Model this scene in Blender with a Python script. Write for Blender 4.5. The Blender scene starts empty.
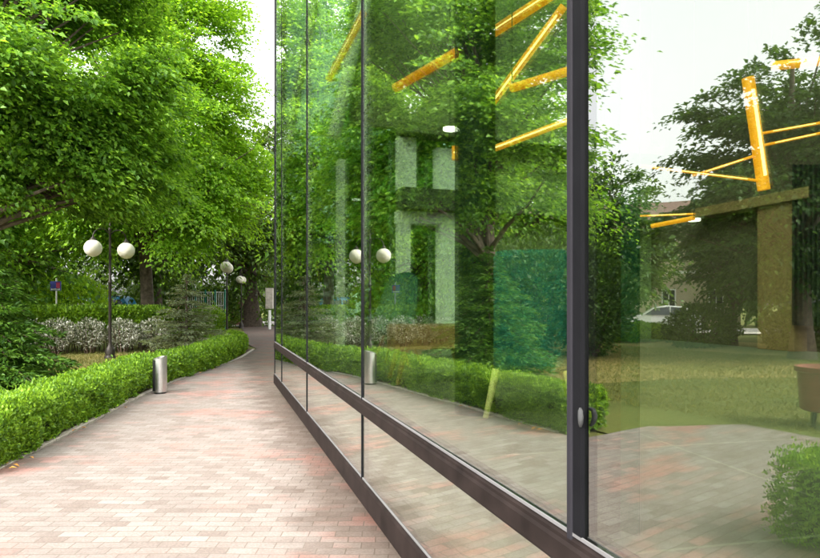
import bpy, math, random
import numpy as np
from mathutils import Vector, noise
R = math.radians
random.seed(7)
rng = np.random.default_rng(11)
C = bpy.context.scene.collection
scn = bpy.context.scene

# ---------------------------------------------------------------- camera
HC = 1.6
cam_d = bpy.data.cameras.new('camera')
cam = bpy.data.objects.new('camera', cam_d); C.objects.link(cam)
cam.location = (0, 0, HC); cam.rotation_euler = (R(90), 0, 0)
cam_d.sensor_width = 36; cam_d.lens = 600 / 820 * 36
cam_d.shift_y = 25 / 820
cam_d.clip_start = 0.05; cam_d.clip_end = 2000
scn.camera = cam

# ---------------------------------------------------------------- sky, sun, exposure
SUN_EL, SUN_AZ = 41, -150      # azimuth measured from +Y towards +X
world = bpy.data.worlds.new('World'); scn.world = world; world.use_nodes = True
wn = world.node_tree.nodes; wl = world.node_tree.links
wn.clear()
wo = wn.new('ShaderNodeOutputWorld'); bg = wn.new('ShaderNodeBackground'); sky = wn.new('ShaderNodeTexSky')
sky.sky_type = 'NISHITA'; sky.sun_disc = False
sky.sun_elevation = R(SUN_EL); sky.sun_rotation = R(SUN_AZ)
sky.air_density = 1.2; sky.dust_density = 5.0; sky.ozone_density = 1.0
hs = wn.new('ShaderNodeHueSaturation'); hs.inputs['Saturation'].default_value = 0.10
hs.inputs['Value'].default_value = 2.75
wl.new(sky.outputs[0], hs.inputs['Color']); wl.new(hs.outputs[0], bg.inputs['Color'])
bg.inputs['Strength'].default_value = 0.15
wl.new(bg.outputs[0], wo.inputs['Surface'])

sl = bpy.data.lights.new('sun', 'SUN'); sl.energy = 1.3; sl.angle = R(12); sl.color = (1, .95, .86)
so = bpy.data.objects.new('sun', sl); C.objects.link(so)
_d = Vector((math.sin(R(SUN_AZ)) * math.cos(R(SUN_EL)), math.cos(R(SUN_AZ)) * math.cos(R(SUN_EL)), math.sin(R(SUN_EL))))
so.rotation_euler = _d.to_track_quat('Z', 'Y').to_euler(); so.location = (0, 0, 30)

scn.view_settings.view_transform = 'Standard'; scn.view_settings.look = 'None'
scn.view_settings.gamma = 1; scn.view_settings.use_curve_mapping = False
scn.view_settings.exposure = 1.05
scn.render.engine = 'CYCLES'
scn.cycles.max_bounces = 12; scn.cycles.transparent_max_bounces = 24
scn.cycles.transmission_bounces = 8; scn.cycles.glossy_bounces = 6; scn.cycles.diffuse_bounces = 4
scn.render.resolution_x = 1024; scn.render.resolution_y = 697

# ---------------------------------------------------------------- node helpers and materials
def newmat(name):
    m = bpy.data.materials.new(name); m.use_nodes = True
    nt = m.node_tree; nt.nodes.clear()
    out = nt.nodes.new('ShaderNodeOutputMaterial')
    return m, nt, out

def N(nt, typ, **kw):
    n = nt.nodes.new(typ)
    for k, v in kw.items():
        if k.startswith('i_'):
            key = k[2:].replace('_', ' ')
            n.inputs[key].default_value = v
        else:
            setattr(n, k, v)
    return n

def ramp(nt, src, stops, interp='LINEAR'):
    r = nt.nodes.new('ShaderNodeValToRGB'); r.color_ramp.interpolation = interp
    e = r.color_ramp.elements
    while len(e) < len(stops): e.new(0.5)
    for k, (p, c) in enumerate(stops):
        e[k].position = p; e[k].color = (c[0], c[1], c[2], 1) if isinstance(c, (tuple, list)) else (c, c, c, 1)
    nt.links.new(src, r.inputs[0]); return r.outputs[0]

def mixc(nt, fac, a, b, mode='MIX'):
    m = nt.nodes.new('ShaderNodeMix'); m.data_type = 'RGBA'; m.blend_type = mode
    for sock, v in ((m.inputs[0], fac), (m.inputs[6], a), (m.inputs[7], b)):
        if hasattr(v, 'links') or hasattr(v, 'is_output'):
            nt.links.new(v, sock)
        elif isinstance(v, (tuple, list)): sock.default_value = (v[0], v[1], v[2], 1)
        else: sock.default_value = v
    return m.outputs[2]

def simple(name, col, rough=.6, metal=0.0, var=.15, scale=6.0, bump=0.0, emit=None, spec=.5):
    m, nt, out = newmat(name)
    b = N(nt, 'ShaderNodeBsdfPrincipled'); b.inputs['Roughness'].default_value = rough
    b.inputs['Metallic'].default_value = metal; b.inputs['Specular IOR Level'].default_value = spec
    tc = N(nt, 'ShaderNodeTexCoord')
    no = N(nt, 'ShaderNodeTexNoise'); no.inputs['Scale'].default_value = scale; no.inputs['Detail'].default_value = 6
    nt.links.new(tc.outputs['Object'], no.inputs['Vector'])
    lo = [c * (1 - var) for c in col]; hi = [min(1, c * (1 + var)) for c in col]
    c = ramp(nt, no.outputs['Fac'], [(.3, lo), (.7, hi)])
    nt.links.new(c, b.inputs['Base Color'])
    if bump:
        bp = N(nt, 'ShaderNodeBump'); bp.inputs['Strength'].default_value = bump; bp.inputs['Distance'].default_value = .02
        nt.links.new(no.outputs['Fac'], bp.inputs['Height']); nt.links.new(bp.outputs[0], b.inputs['Normal'])
    if emit:
        b.inputs['Emission Color'].default_value = (*emit[0], 1); b.inputs['Emission Strength'].default_value = emit[1]
    nt.links.new(b.outputs[0], out.inputs['Surface'])
    return m

def leafmat(name, dark, mid, light, trans=.45, tcol=None, rough=.45, nscale=.7):
    m, nt, out = newmat(name)
    g = N(nt, 'ShaderNodeNewGeometry'); tc = N(nt, 'ShaderNodeTexCoord')
    no = N(nt, 'ShaderNodeTexNoise'); no.inputs['Scale'].default_value = nscale; no.inputs['Detail'].default_value = 3
    nt.links.new(tc.outputs['Object'], no.inputs['Vector'])
    ad = N(nt, 'ShaderNodeMath', operation='MULTIPLY_ADD'); ad.inputs[1].default_value = .55; 
    sc = N(nt, 'ShaderNodeMath', operation='MULTIPLY'); sc.inputs[1].default_value = .55
    nt.links.new(no.outputs['Fac'], sc.inputs[0])
    nt.links.new(g.outputs['Random Per Island'], ad.inputs[0]); nt.links.new(sc.outputs[0], ad.inputs[2])
    c = ramp(nt, ad.outputs[0], [(.15, dark), (.5, mid), (.9, light)])
    d = N(nt, 'ShaderNodeBsdfPrincipled'); d.inputs['Roughness'].default_value = rough
    d.inputs['Specular IOR Level'].default_value = .35
    nt.links.new(c, d.inputs['Base Color'])
    t = N(nt, 'ShaderNodeBsdfTranslucent')
    tc2 = mixc(nt, 1.0, c, tcol or (1.9, 1.75, .7), 'MULTIPLY')
    nt.links.new(tc2, t.inputs['Color'])
    mx = N(nt, 'ShaderNodeMixShader'); mx.inputs[0].default_value = trans
    nt.links.new(d.outputs[0], mx.inputs[1]); nt.links.new(t.outputs[0], mx.inputs[2])
    nt.links.new(mx.outputs[0], out.inputs['Surface'])
    return m

def glassmat(name, tint, base=.3, wav=.0, gcol=(.96, .97, .95)):
    m, nt, out = newmat(name)
    lw = N(nt, 'ShaderNodeLayerWeight'); lw.inputs['Blend'].default_value = .5
    p = N(nt, 'ShaderNodeMath', operation='POWER'); p.inputs[1].default_value = 3.0
    nt.links.new(lw.outputs['Facing'], p.inputs[0])
    ma = N(nt, 'ShaderNodeMath', operation='MULTIPLY_ADD'); ma.inputs[1].default_value = 1 - base; ma.inputs[2].default_value = base
    nt.links.new(p.outputs[0], ma.inputs[0])
    tr = N(nt, 'ShaderNodeBsdfTransparent'); tr.inputs['Color'].default_value = (*tint, 1)
    gl = N(nt, 'ShaderNodeBsdfGlossy'); gl.inputs['Roughness'].default_value = 0.0; gl.inputs['Color'].default_value = (*gcol, 1)
    if wav:
        tc = N(nt, 'ShaderNodeTexCoord'); mp = N(nt, 'ShaderNodeMapping'); mp.inputs['Scale'].default_value = (.5, .5, 1.1)
        no = N(nt, 'ShaderNodeTexNoise'); no.inputs['Scale'].default_value = 1.6; no.inputs['Detail'].default_value = 2.5
        bp = N(nt, 'ShaderNodeBump'); bp.inputs['Strength'].default_value = wav; bp.inputs['Distance'].default_value = .01
        nt.links.new(tc.outputs['Object'], mp.inputs['Vector']); nt.links.new(mp.outputs[0], no.inputs['Vector'])
        nt.links.new(no.outputs['Fac'], bp.inputs['Height']); nt.links.new(bp.outputs[0], gl.inputs['Normal'])
    mx = N(nt, 'ShaderNodeMixShader'); nt.links.new(ma.outputs[0], mx.inputs[0])
    nt.links.new(tr.outputs[0], mx.inputs[1]); nt.links.new(gl.outputs[0], mx.inputs[2])
    nt.links.new(mx.outputs[0], out.inputs['Surface'])
    return m

def pavemat():
    m, nt, out = newmat('brick paving')
    tc = N(nt, 'ShaderNodeTexCoord')
    b = N(nt, 'ShaderNodeBsdfPrincipled'); b.inputs['Roughness'].default_value = .85; b.inputs['Specular IOR Level'].default_value = .25
    # slight wobble so the courses are hand laid
    wn_ = N(nt, 'ShaderNodeTexNoise'); wn_.inputs['Scale'].default_value = .8
    nt.links.new(tc.outputs['Object'], wn_.inputs['Vector'])
    wv = N(nt, 'ShaderNodeVectorMath', operation='SCALE'); wv.inputs['Scale'].default_value = .09
    nt.links.new(wn_.outputs['Color'], wv.inputs[0])
    va = N(nt, 'ShaderNodeVectorMath', operation='ADD'); nt.links.new(tc.outputs['Object'], va.inputs[0]); nt.links.new(wv.outputs[0], va.inputs[1])
    br = N(nt, 'ShaderNodeTexBrick'); br.inputs['Scale'].default_value = 1.0
    br.inputs['Brick Width'].default_value = .19; br.inputs['Row Height'].default_value = .095
    br.inputs['Mortar Size'].default_value = .0045; br.inputs['Mortar Smooth'].default_value = .35; br.inputs['Bias'].default_value = 0
    br.inputs['Color1'].default_value = (0, 0, 0, 1); br.inputs['Color2'].default_value = (1, 1, 1, 1); br.inputs['Mortar'].default_value = (.5, .5, .5, 1)
    nt.links.new(va.outputs[0], br.inputs['Vector'])
    brickc = ramp(nt, br.outputs['Color'], [(0, (.145, .114, .098)), (.3, (.175, .143, .126)), (.7, (.19, .16, .143)), (1, (.212, .183, .165))])
    # red-brick patches
    n1 = N(nt, 'ShaderNodeTexNoise'); n1.inputs['Scale'].default_value = .8; n1.inputs['Detail'].default_value = 3; n1.inputs['Roughness'].default_value = .6
    mpn = N(nt, 'ShaderNodeMapping'); mpn.inputs['Scale'].default_value = (.7, 1.5, 1); mpn.inputs['Location'].default_value = (3.3, 1.2, 0); nt.links.new(tc.outputs['Object'], mpn.inputs['Vector']); nt.links.new(mpn.outputs[0], n1.inputs['Vector'])
    addr = N(nt, 'ShaderNodeMath', operation='MULTIPLY_ADD'); addr.inputs[1].default_value = .10
    sep = N(nt, 'ShaderNodeSeparateColor'); nt.links.new(br.outputs['Color'], sep.inputs[0])
    nt.links.new(sep.outputs[0], addr.inputs[0]); nt.links.new(n1.outputs['Fac'], addr.inputs[2])
    redm = ramp(nt, addr.outputs[0], [(.57, 0), (.68, .6)])
    c1 = mixc(nt, redm, brickc, (.30, .125, .10))
    # pale dusty bloom
    n2 = N(nt, 'ShaderNodeTexNoise'); n2.inputs['Scale'].default_value = 3.5; n2.inputs['Detail'].default_value = 8; n2.inputs['Roughness'].default_value = .7
    nt.links.new(tc.outputs['Object'], n2.inputs['Vector'])
    dm = ramp(nt, n2.outputs['Fac'], [(.42, 0), (.7, .5)])
    c2 = mixc(nt, dm, c1, (.235, .205, .186))
    n3 = N(nt, 'ShaderNodeTexNoise'); n3.inputs['Scale'].default_value = 60; n3.inputs['Detail'].default_value = 4
    nt.links.new(tc.outputs['Object'], n3.inputs['Vector'])
    g3 = ramp(nt, n3.outputs['Fac'], [(.3, .8), (.7, 1.12)])
    c3 = mixc(nt, 1.0, c2, g3, 'MULTIPLY')
    n5 = N(nt, 'ShaderNodeTexNoise'); n5.inputs['Scale'].default_value = 1.7; n5.inputs['Detail'].default_value = 7; n5.inputs['Roughness'].default_value = .7
    nt.links.new(mpn.outputs[0], n5.inputs['Vector'])
    c3 = mixc(nt, 1.0, c3, ramp(nt, n5.outputs['Fac'], [(.30, .90), (.5, 1.04), (.68, 1.10)]), 'MULTIPLY')
    # joints
    c4 = mixc(nt, br.outputs['Fac'], c3, (.135, .108, .09))
    # damp brown staining with the building's shade painted in along its edge, distance measured across the wall direction
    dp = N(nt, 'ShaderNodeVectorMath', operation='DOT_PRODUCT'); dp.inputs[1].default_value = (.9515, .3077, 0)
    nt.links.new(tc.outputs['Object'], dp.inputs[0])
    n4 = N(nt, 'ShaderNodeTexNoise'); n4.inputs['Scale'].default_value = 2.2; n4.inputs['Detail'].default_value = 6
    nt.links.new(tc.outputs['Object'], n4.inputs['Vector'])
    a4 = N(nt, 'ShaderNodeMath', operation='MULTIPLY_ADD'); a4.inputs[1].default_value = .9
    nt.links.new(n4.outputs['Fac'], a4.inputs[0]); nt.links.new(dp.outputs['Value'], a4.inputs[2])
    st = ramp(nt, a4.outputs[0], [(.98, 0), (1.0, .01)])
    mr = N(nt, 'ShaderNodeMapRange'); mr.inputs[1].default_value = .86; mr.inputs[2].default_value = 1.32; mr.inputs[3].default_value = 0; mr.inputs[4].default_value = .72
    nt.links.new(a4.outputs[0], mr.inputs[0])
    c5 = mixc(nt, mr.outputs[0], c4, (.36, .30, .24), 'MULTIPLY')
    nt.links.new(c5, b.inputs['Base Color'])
    bp = N(nt, 'ShaderNodeBump'); bp.inputs['Strength'].default_value = .6; bp.inputs['Distance'].default_value = .006; bp.invert = True
    nt.links.new(br.outputs['Fac'], bp.inputs['Height'])
    bp2 = N(nt, 'ShaderNodeBump'); bp2.inputs['Strength'].default_value = .35; bp2.inputs['Distance'].default_value = .004
    nt.links.new(n3.outputs['Fac'], bp2.inputs['Height']); nt.links.new(bp.outputs[0], bp2.inputs['Normal'])
    nt.links.new(bp2.outputs[0], b.inputs['Normal'])
    nt.links.new(b.outputs[0], out.inputs['Surface'])
    return m

def groundmat(name, a, b_, c, s1=.6, s2=14):
    m, nt, out = newmat(name)
    tc = N(nt, 'ShaderNodeTexCoord'); b = N(nt, 'ShaderNodeBsdfPrincipled'); b.inputs['Roughness'].default_value = .95
    b.inputs['Specular IOR Level'].default_value = .1
    n1 = N(nt, 'ShaderNodeTexNoise'); n1.inputs['Scale'].default_value = s1; n1.inputs['Detail'].default_value = 5
    n2 = N(nt, 'ShaderNodeTexNoise'); n2.inputs['Scale'].default_value = s2; n2.inputs['Detail'].default_value = 8; n2.inputs['Roughness'].default_value = .75
    nt.links.new(tc.outputs['Object'], n1.inputs['Vector']); nt.links.new(tc.outputs['Object'], n2.inputs['Vector'])
    m1 = ramp(nt, n1.outputs['Fac'], [(.38, 0), (.62, 1)])
    c1 = mixc(nt, m1, a, b_)
    m2 = ramp(nt, n2.outputs['Fac'], [(.45, 0), (.7, .8)])
    c2 = mixc(nt, m2, c1, c)
    nt.links.new(c2, b.inputs['Base Color'])
    bp = N(nt, 'ShaderNodeBump'); bp.inputs['Strength'].default_value = .7; bp.inputs['Distance'].default_value = .03
    nt.links.new(n2.outputs['Fac'], bp.inputs['Height']); nt.links.new(bp.outputs[0], b.inputs['Normal'])
    nt.links.new(b.outputs[0], out.inputs['Surface'])
    return m

def tilemat():
    m, nt, out = newmat('pale floor tile')
    tc = N(nt, 'ShaderNodeTexCoord'); mp = N(nt, 'ShaderNodeMapping'); mp.inputs['Rotation'].default_value = (0, 0, R(-12))
    nt.links.new(tc.outputs['Object'], mp.inputs['Vector'])
    br = N(nt, 'ShaderNodeTexBrick'); br.offset = 0.0
    br.inputs['Brick Width'].default_value = 1.2; br.inputs['Row Height'].default_value = 1.2; br.inputs['Mortar Size'].default_value = .008
    br.inputs['Scale'].default_value = 1
    br.inputs['Color1'].default_value = (.12, .11, .09, 1); br.inputs['Color2'].default_value = (.135, .12, .10, 1); br.inputs['Mortar'].default_value = (.2, .185, .155, 1)
    nt.links.new(mp.outputs[0], br.inputs['Vector'])
    b = N(nt, 'ShaderNodeBsdfPrincipled'); b.inputs['Roughness'].default_value = .5
    nt.links.new(br.outputs['Color'], b.inputs['Base Color']); nt.links.new(b.outputs[0], out.inputs['Surface'])
    return m

def woodmat(name, a, b_, rough=.45, sc=(1, 1, .12)):
    m, nt, out = newmat(name)
    tc = N(nt, 'ShaderNodeTexCoord'); mp = N(nt, 'ShaderNodeMapping'); mp.inputs['Scale'].default_value = (sc[0] * 18, sc[1] * 18, sc[2] * 18)
    no = N(nt, 'ShaderNodeTexNoise'); no.inputs['Scale'].default_value = 1; no.inputs['Detail'].default_value = 5
    nt.links.new(tc.outputs['Object'], mp.inputs['Vector']); nt.links.new(mp.outputs[0], no.inputs['Vector'])
    b = N(nt, 'ShaderNodeBsdfPrincipled'); b.inputs['Roughness'].default_value = rough
    nt.links.new(ramp(nt, no.outputs['Fac'], [(.3, a), (.7, b_)]), b.inputs['Base Color'])
    nt.links.new(b.outputs[0], out.inputs['Surface'])
    return m

M = {}
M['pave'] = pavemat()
M['kerb'] = simple('pale concrete edging', (.42, .38, .33), .9, var=.2, scale=9, bump=.4)
M['edging'] = simple('worn pink edging stone', (.36, .31, .275), .9, var=.25, scale=9, bump=.4)
M['soil'] = groundmat('bare soil', (.10, .075, .05), (.15, .11, .07), (.06, .05, .035), 1.5, 30)
M['grass'] = groundmat('lawn grass', (.13, .135, .035), (.09, .115, .03), (.17, .15, .05), .45, 22)
M['drygrass'] = groundmat('dry lawn grass', (.26, .20, .07), (.17, .17, .05), (.30, .24, .11), .5, 22)
M['asphalt'] = groundmat('asphalt', (.22, .21, .20), (.26, .25, .23), (.18, .17, .16), .3, 30)
M['glass'] = glassmat('reflective green glass', (.76, .83, .71), .225, .08)
M['glass_clear'] = glassmat('clear green glass', (.72, .90, .80), .10)
M['glass_teal'] = glassmat('teal tinted glass', (.05, .22, .14), .06, gcol=(.6, .8, .7))
M['frame'] = simple('dark bronze aluminium', (.016, .015, .018), .65, 0, var=.12, scale=3, spec=.08)
M['sill'] = simple('brown painted sill metal', (.013, .009, .008), .65, 0, var=.4, scale=7, spec=.10)
M['lip'] = simple('pale gasket strip', (.12, .115, .115), .7, 0, spec=.1, var=.1)
M['joint'] = simple('dark rubber joint', (.006, .006, .007), .7, spec=.05)
M['concrete'] = simple('dark plinth concrete', (.12, .11, .10), .9, bump=.3)
M['white'] = simple('white painted wall', (.78, .80, .77), .6, var=.04)
M['olive'] = simple('olive plaster', (.12, .12, .065), .8, var=.1)
M['darkwall'] = simple('dark brown wall', (.055, .034, .022), .7)
M['ceiling'] = simple('grey ceiling', (.09, .09, .08), .8)
M['column'] = simple('dark green column', (.008, .016, .012), .6, spec=.1)
M['tile'] = tilemat()
M['teal'] = simple('teal upholstery', (.0, .085, .085), .85, var=.25, scale=14, bump=.2)
M['green_chair'] = simple('dark green shell', (.02, .10, .06), .4)
M['wood'] = woodmat('honey wood', (.30, .15, .06), (.42, .23, .10))
M['palewood'] = woodmat('pale ash wood', (.60, .48, .20), (.68, .56, .28))
M['oakpanel'] = woodmat('oak panel', (.17, .085, .04), (.21, .11, .055), .6)
M['brass'] = simple('amber enamelled lamp metal', (.85, .33, .02), .35, .1, var=.05, emit=((1, .36, .01), .6))
M['bulb'] = simple('warm lit lamp strip', (1, .8, .4), .5, emit=((1, .72, .25), 2.5))
M['downlight'] = simple('lit white diffuser', (1, 1, 1), .5, emit=((1, .97, .9), 6))
M['steel'] = simple('brushed stainless steel', (.62, .61, .60), .28, 1.0, var=.06, scale=20)
M['handle'] = simple('dull satin metal', (.045, .045, .045), .75, 0, spec=.1)
M['black'] = simple('black metal', (.02, .02, .02), .4, .4)
M['post'] = simple('dark brown cast iron', (.035, .028, .022), .5, .4, var=.3)
M['globe'] = simple('opal white globe', (.84, .80, .68), .75, var=.05, scale=5)
M['bark'] = simple('grey brown bark', (.10, .075, .055), .95, var=.45, scale=9, bump=.8)
M['twig'] = simple('brown twigs', (.09, .06, .04), .9, var=.3)
M['vanblue'] = simple('blue van paint', (.02, .22, .42), .3, .2)
M['carwhite'] = simple('white car paint', (.80, .80, .79), .25, 0, var=.02)
M['tyre'] = simple('tyre rubber', (.02, .02, .02), .8)
M['darkglass'] = simple('dark vehicle glass', (.02, .03, .04), .08, 0, spec=.8)
M['plaster'] = simple('beige house plaster', (.50, .43, .30), .9, var=.12, scale=1.2)
M['palehouse'] = simple('white house plaster', (.72, .72, .70), .9, var=.06, scale=1.5)
M['roof'] = simple('dark roof tile', (.14, .08, .06), .8, var=.3, scale=12, bump=.3)
M['windowframe'] = simple('white window frame', (.75, .75, .72), .5)
M['brown_brick'] = simple('brown wall brick', (.24, .13, .09), .9, var=.35, scale=16, bump=.4)
M['fencegreen'] = simple('green fence paint', (.02, .22, .15), .5)
M['bin'] = simple('red brown planter plastic', (.20, .055, .032), .55, var=.15, scale=9)
M['signblue'] = simple('blue sign paint', (.06, .07, .42), .5)
M['signred'] = simple('red sign paint', (.55, .04, .12), .5)
M['leafA'] = leafmat('linden leaf', (.022, .06, .008), (.105, .24, .028), (.27, .46, .06), .47)
M['leafB'] = leafmat('sunlit maple leaf', (.04, .095, .008), (.155, .315, .026), (.32, .53, .05), .53)
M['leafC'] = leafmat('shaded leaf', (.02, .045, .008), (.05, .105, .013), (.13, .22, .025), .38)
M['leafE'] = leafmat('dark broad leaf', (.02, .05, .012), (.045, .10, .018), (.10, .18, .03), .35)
M['leafhedge'] = leafmat('box hedge leaf', (.03, .08, .008), (.11, .22, .016), (.26, .42, .03), .35, nscale=2.5)
M['leafyew'] = leafmat('yew needle', (.02, .065, .010), (.06, .145, .018), (.15, .28, .035), .3, nscale=1.6)
M['leafspruce'] = leafmat('blue grey spruce needle', (.07, .10, .055), (.16, .20, .12), (.28, .32, .19), .3)
M['leafbright'] = leafmat('yellow green leaf', (.12, .24, .02), (.25, .42, .03), (.42, .58, .07), .5)
M['leafpale'] = leafmat('cream variegated leaf', (.03, .06, .02), (.20, .21, .13), (.90, .88, .84), .3, tcol=(1.1, 1.1, .9), nscale=1.5)
M['leafgrass'] = leafmat('grass blade', (.06, .09, .015), (.13, .14, .03), (.25, .22, .07), .3)
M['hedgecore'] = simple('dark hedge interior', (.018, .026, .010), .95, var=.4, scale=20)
M['fallen'] = simple('fallen orange leaf', (.55, .25, .05), .7)

# ---------------------------------------------------------------- mesh helpers
class MB:
    def __init__(s): s.v = []; s.f = []; s.m = []; s.mi = 0
    def add(s, vs, fs):
        b = len(s.v); s.v += [tuple(v) for v in vs]
        for f in fs: s.f.append(tuple(i + b for i in f)); s.m.append(s.mi)
    def obox(s, o, a, b, c):
        o, a, b, c = Vector(o), Vector(a), Vector(b), Vector(c)
        vs = [o, o+a, o+a+b, o+b, o+c, o+a+c, o+a+b+c, o+b+c]
        fs = [(0,3,2,1), (4,5,6,7), (0,1,5,4), (1,2,6,5), (2,3,7,6), (3,0,4,7)]
        if a.cross(b).dot(c) < 0: fs = [tuple(reversed(f)) for f in fs]
        s.add(vs, fs)
    def box(s, c, d, rz=0):
        ca, sa = math.cos(rz), math.sin(rz)
        a = Vector((ca*d[0], sa*d[0], 0)); b = Vector((-sa*d[1], ca*d[1], 0)); u = Vector((0, 0, d[2]))
        s.obox(Vector(c) - a/2 - b/2 - u/2, a, b, u)
    def tube(s, pts, rad, seg=10, cap=True):
        pts = [Vector(p) for p in pts]
        if not hasattr(rad, '__len__'): rad = [rad] * len(pts)
        vs = []; n = len(pts)
        t0 = (pts[1] - pts[0]).normalized(); ref = Vector((0, 0, 1)) if abs(t0.z) < .9 else Vector((1, 0, 0))
        u = t0.cross(ref).normalized()
        for i in range(n):
            t = (pts[min(i+1, n-1)] - pts[max(i-1, 0)]).normalized()
            u = (u - t * u.dot(t)).normalized(); w = t.cross(u)
            for k in range(seg):
                a = 2*math.pi*k/seg; vs.append(pts[i] + (u*math.cos(a) + w*math.sin(a)) * rad[i])
        fs = [(i*seg+k, i*seg+(k+1) % seg, (i+1)*seg+(k+1) % seg, (i+1)*seg+k) for i in range(n-1) for k in range(seg)]
        if cap: fs += [tuple(reversed(range(seg))), tuple(range((n-1)*seg, n*seg))]
        s.add(vs, fs)
    def lathe(s, prof, c=(0, 0, 0), seg=24):
        vs = []; n = len(prof)
        for r, z in prof:
            for k in range(seg):
                a = 2*math.pi*k/seg; vs.append((c[0]+r*math.cos(a), c[1]+r*math.sin(a), c[2]+z))
        fs = [(i*seg+k, i*seg+(k+1) % seg, (i+1)*seg+(k+1) % seg, (i+1)*seg+k) for i in range(n-1) for k in range(seg)]
        fs += [tuple(reversed(range(seg))), tuple(range((n-1)*seg, n*seg))]
        s.add(vs, fs)
    def prism(s, poly, z0, z1):
        n = len(poly); vs = [(x, y, z0) for x, y in poly] + [(x, y, z1) for x, y in poly]
        s.add(vs, [tuple(reversed(range(n))), tuple(range(n, 2*n))] + [(i, (i+1) % n, n+(i+1) % n, n+i) for i in range(n)])
    def extrude(s, prof, o, ax, ay, along):
        """profile of 2-D points in the plane (ax, ay) swept along a vector"""
        o, ax, ay, al = Vector(o), Vector(ax), Vector(ay), Vector(along); n = len(prof)
        vs = [o + ax*p + ay*q for p, q in prof]; vs += [v + al for v in vs]
        s.add(vs, [tuple(reversed(range(n))), tuple(range(n, 2*n))] + [(i, (i+1) % n, n+(i+1) % n, n+i) for i in range(n)])
    def build(s, name, mat, parent=None, smooth=False, bevel=0, fix=True):
        me = bpy.data.meshes.new(name)
        off = Vector(parent_world(parent)) if parent else Vector((0, 0, 0))
        me.from_pydata([tuple(Vector(v) - off) for v in s.v], [], s.f)
        for mm in (mat if isinstance(mat, list) else [mat]): me.materials.append(mm)
        if isinstance(mat, list):
            me.polygons.foreach_set('material_index', s.m)
        if fix:
            import bmesh
            b = bmesh.new(); b.from_mesh(me); bmesh.ops.recalc_face_normals(b, faces=b.faces); b.to_mesh(me); b.free()
        if smooth:
            me.polygons.foreach_set('use_smooth', [True] * len(me.polygons))
            try: me.set_sharp_from_angle(angle=R(40))
            except Exception: pass
        me.update()
        o = bpy.data.objects.new(name, me); C.objects.link(o)
        if parent: o.parent = parent
        if bevel:
            bv = o.modifiers.new('bevel', 'BEVEL'); bv.width = bevel; bv.segments = 2; bv.limit_method = 'ANGLE'
        return o

def parent_world(p):
    w = Vector((0, 0, 0))
    while p: w += p.location; p = p.parent
    return w

def tag(o, label=None, cat=None, group=None, kind=None):
    if label: o['label'] = label
    if cat: o['category'] = cat
    if group: o['group'] = group
    if kind: o['kind'] = kind
    return o

def thing(name, label, cat, loc=(0, 0, 0), group=None):
    o = bpy.data.objects.new(name, None); C.objects.link(o); o.location = loc; o.empty_display_size = .3
    return tag(o, label, cat, group)

def copy_tree(o, parent=None):
    c = o.copy(); C.objects.link(c); c.parent = parent
    for ch in [x for x in o.children]: copy_tree(ch, c)
    return c

def leafmesh(name, P, D, Nn, L, W, mat, parent=None, fold=.25):
    """P base points, D direction, Nn normal (arrays), kite shaped leaves folded on the midrib"""
    n = len(P)
    D = D / (np.linalg.norm(D, axis=1, keepdims=True) + 1e-9)
    S = np.cross(D, Nn); S /= (np.linalg.norm(S, axis=1, keepdims=True) + 1e-9)
    U = np.cross(S, D)
    L = np.broadcast_to(np.asarray(L, dtype=float), (n,))[:, None]; W = np.broadcast_to(np.asarray(W, dtype=float), (n,))[:, None]
    V = np.empty((n, 4, 3))
    V[:, 0] = P
    V[:, 1] = P + D*L*.42 + S*W*.5 + U*W*fold
    V[:, 2] = P + D*L - U*L*.08
    V[:, 3] = P + D*L*.42 - S*W*.5 + U*W*fold
    if parent: V -= np.array(parent_world(parent))
    V = V.reshape(-1, 3)
    base = (np.arange(n) * 4)[:, None]
    F = np.concatenate([base + np.array([0, 1, 2]), base + np.array([0, 2, 3])], axis=1).reshape(-1)
    me = bpy.data.meshes.new(name)
    me.vertices.add(n*4); me.vertices.foreach_set('co', V.astype(np.float32).ravel())
    me.loops.add(n*6); me.loops.foreach_set('vertex_index', F.astype(np.int32))
    me.polygons.add(n*2); me.polygons.foreach_set('loop_start', np.arange(0, n*6, 3, dtype=np.int32))
    try: me.polygons.foreach_set('loop_total', np.full(n*2, 3, dtype=np.int32))
    except Exception: pass
    me.materials.append(mat); me.update(calc_edges=True)
    o = bpy.data.objects.new(name, me); C.objects.link(o)
    if parent: o.parent = parent
    return o

# wall frame: s along the facade, d inwards behind the glass, z up
NX, NY = .9515, .3077; TX, TY = -.3077, .9515; D0 = 1.0
def W(s, d, z): return Vector((NX*(D0+d) + TX*s, NY*(D0+d) + TY*s, z))
nV = Vector((NX, NY, 0)); tV = Vector((TX, TY, 0)); zV = Vector((0, 0, 1))
def at(px, py, Y): return Vector(((px-410)/600*Y, Y, HC + (304-py)/600*Y))
def wbox(mb, s0, s1, d0, d1, z0, z1): mb.obox(W(s0, d0, z0), nV*(d1-d0), tV*(s1-s0), zV*(z1-z0))

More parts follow.
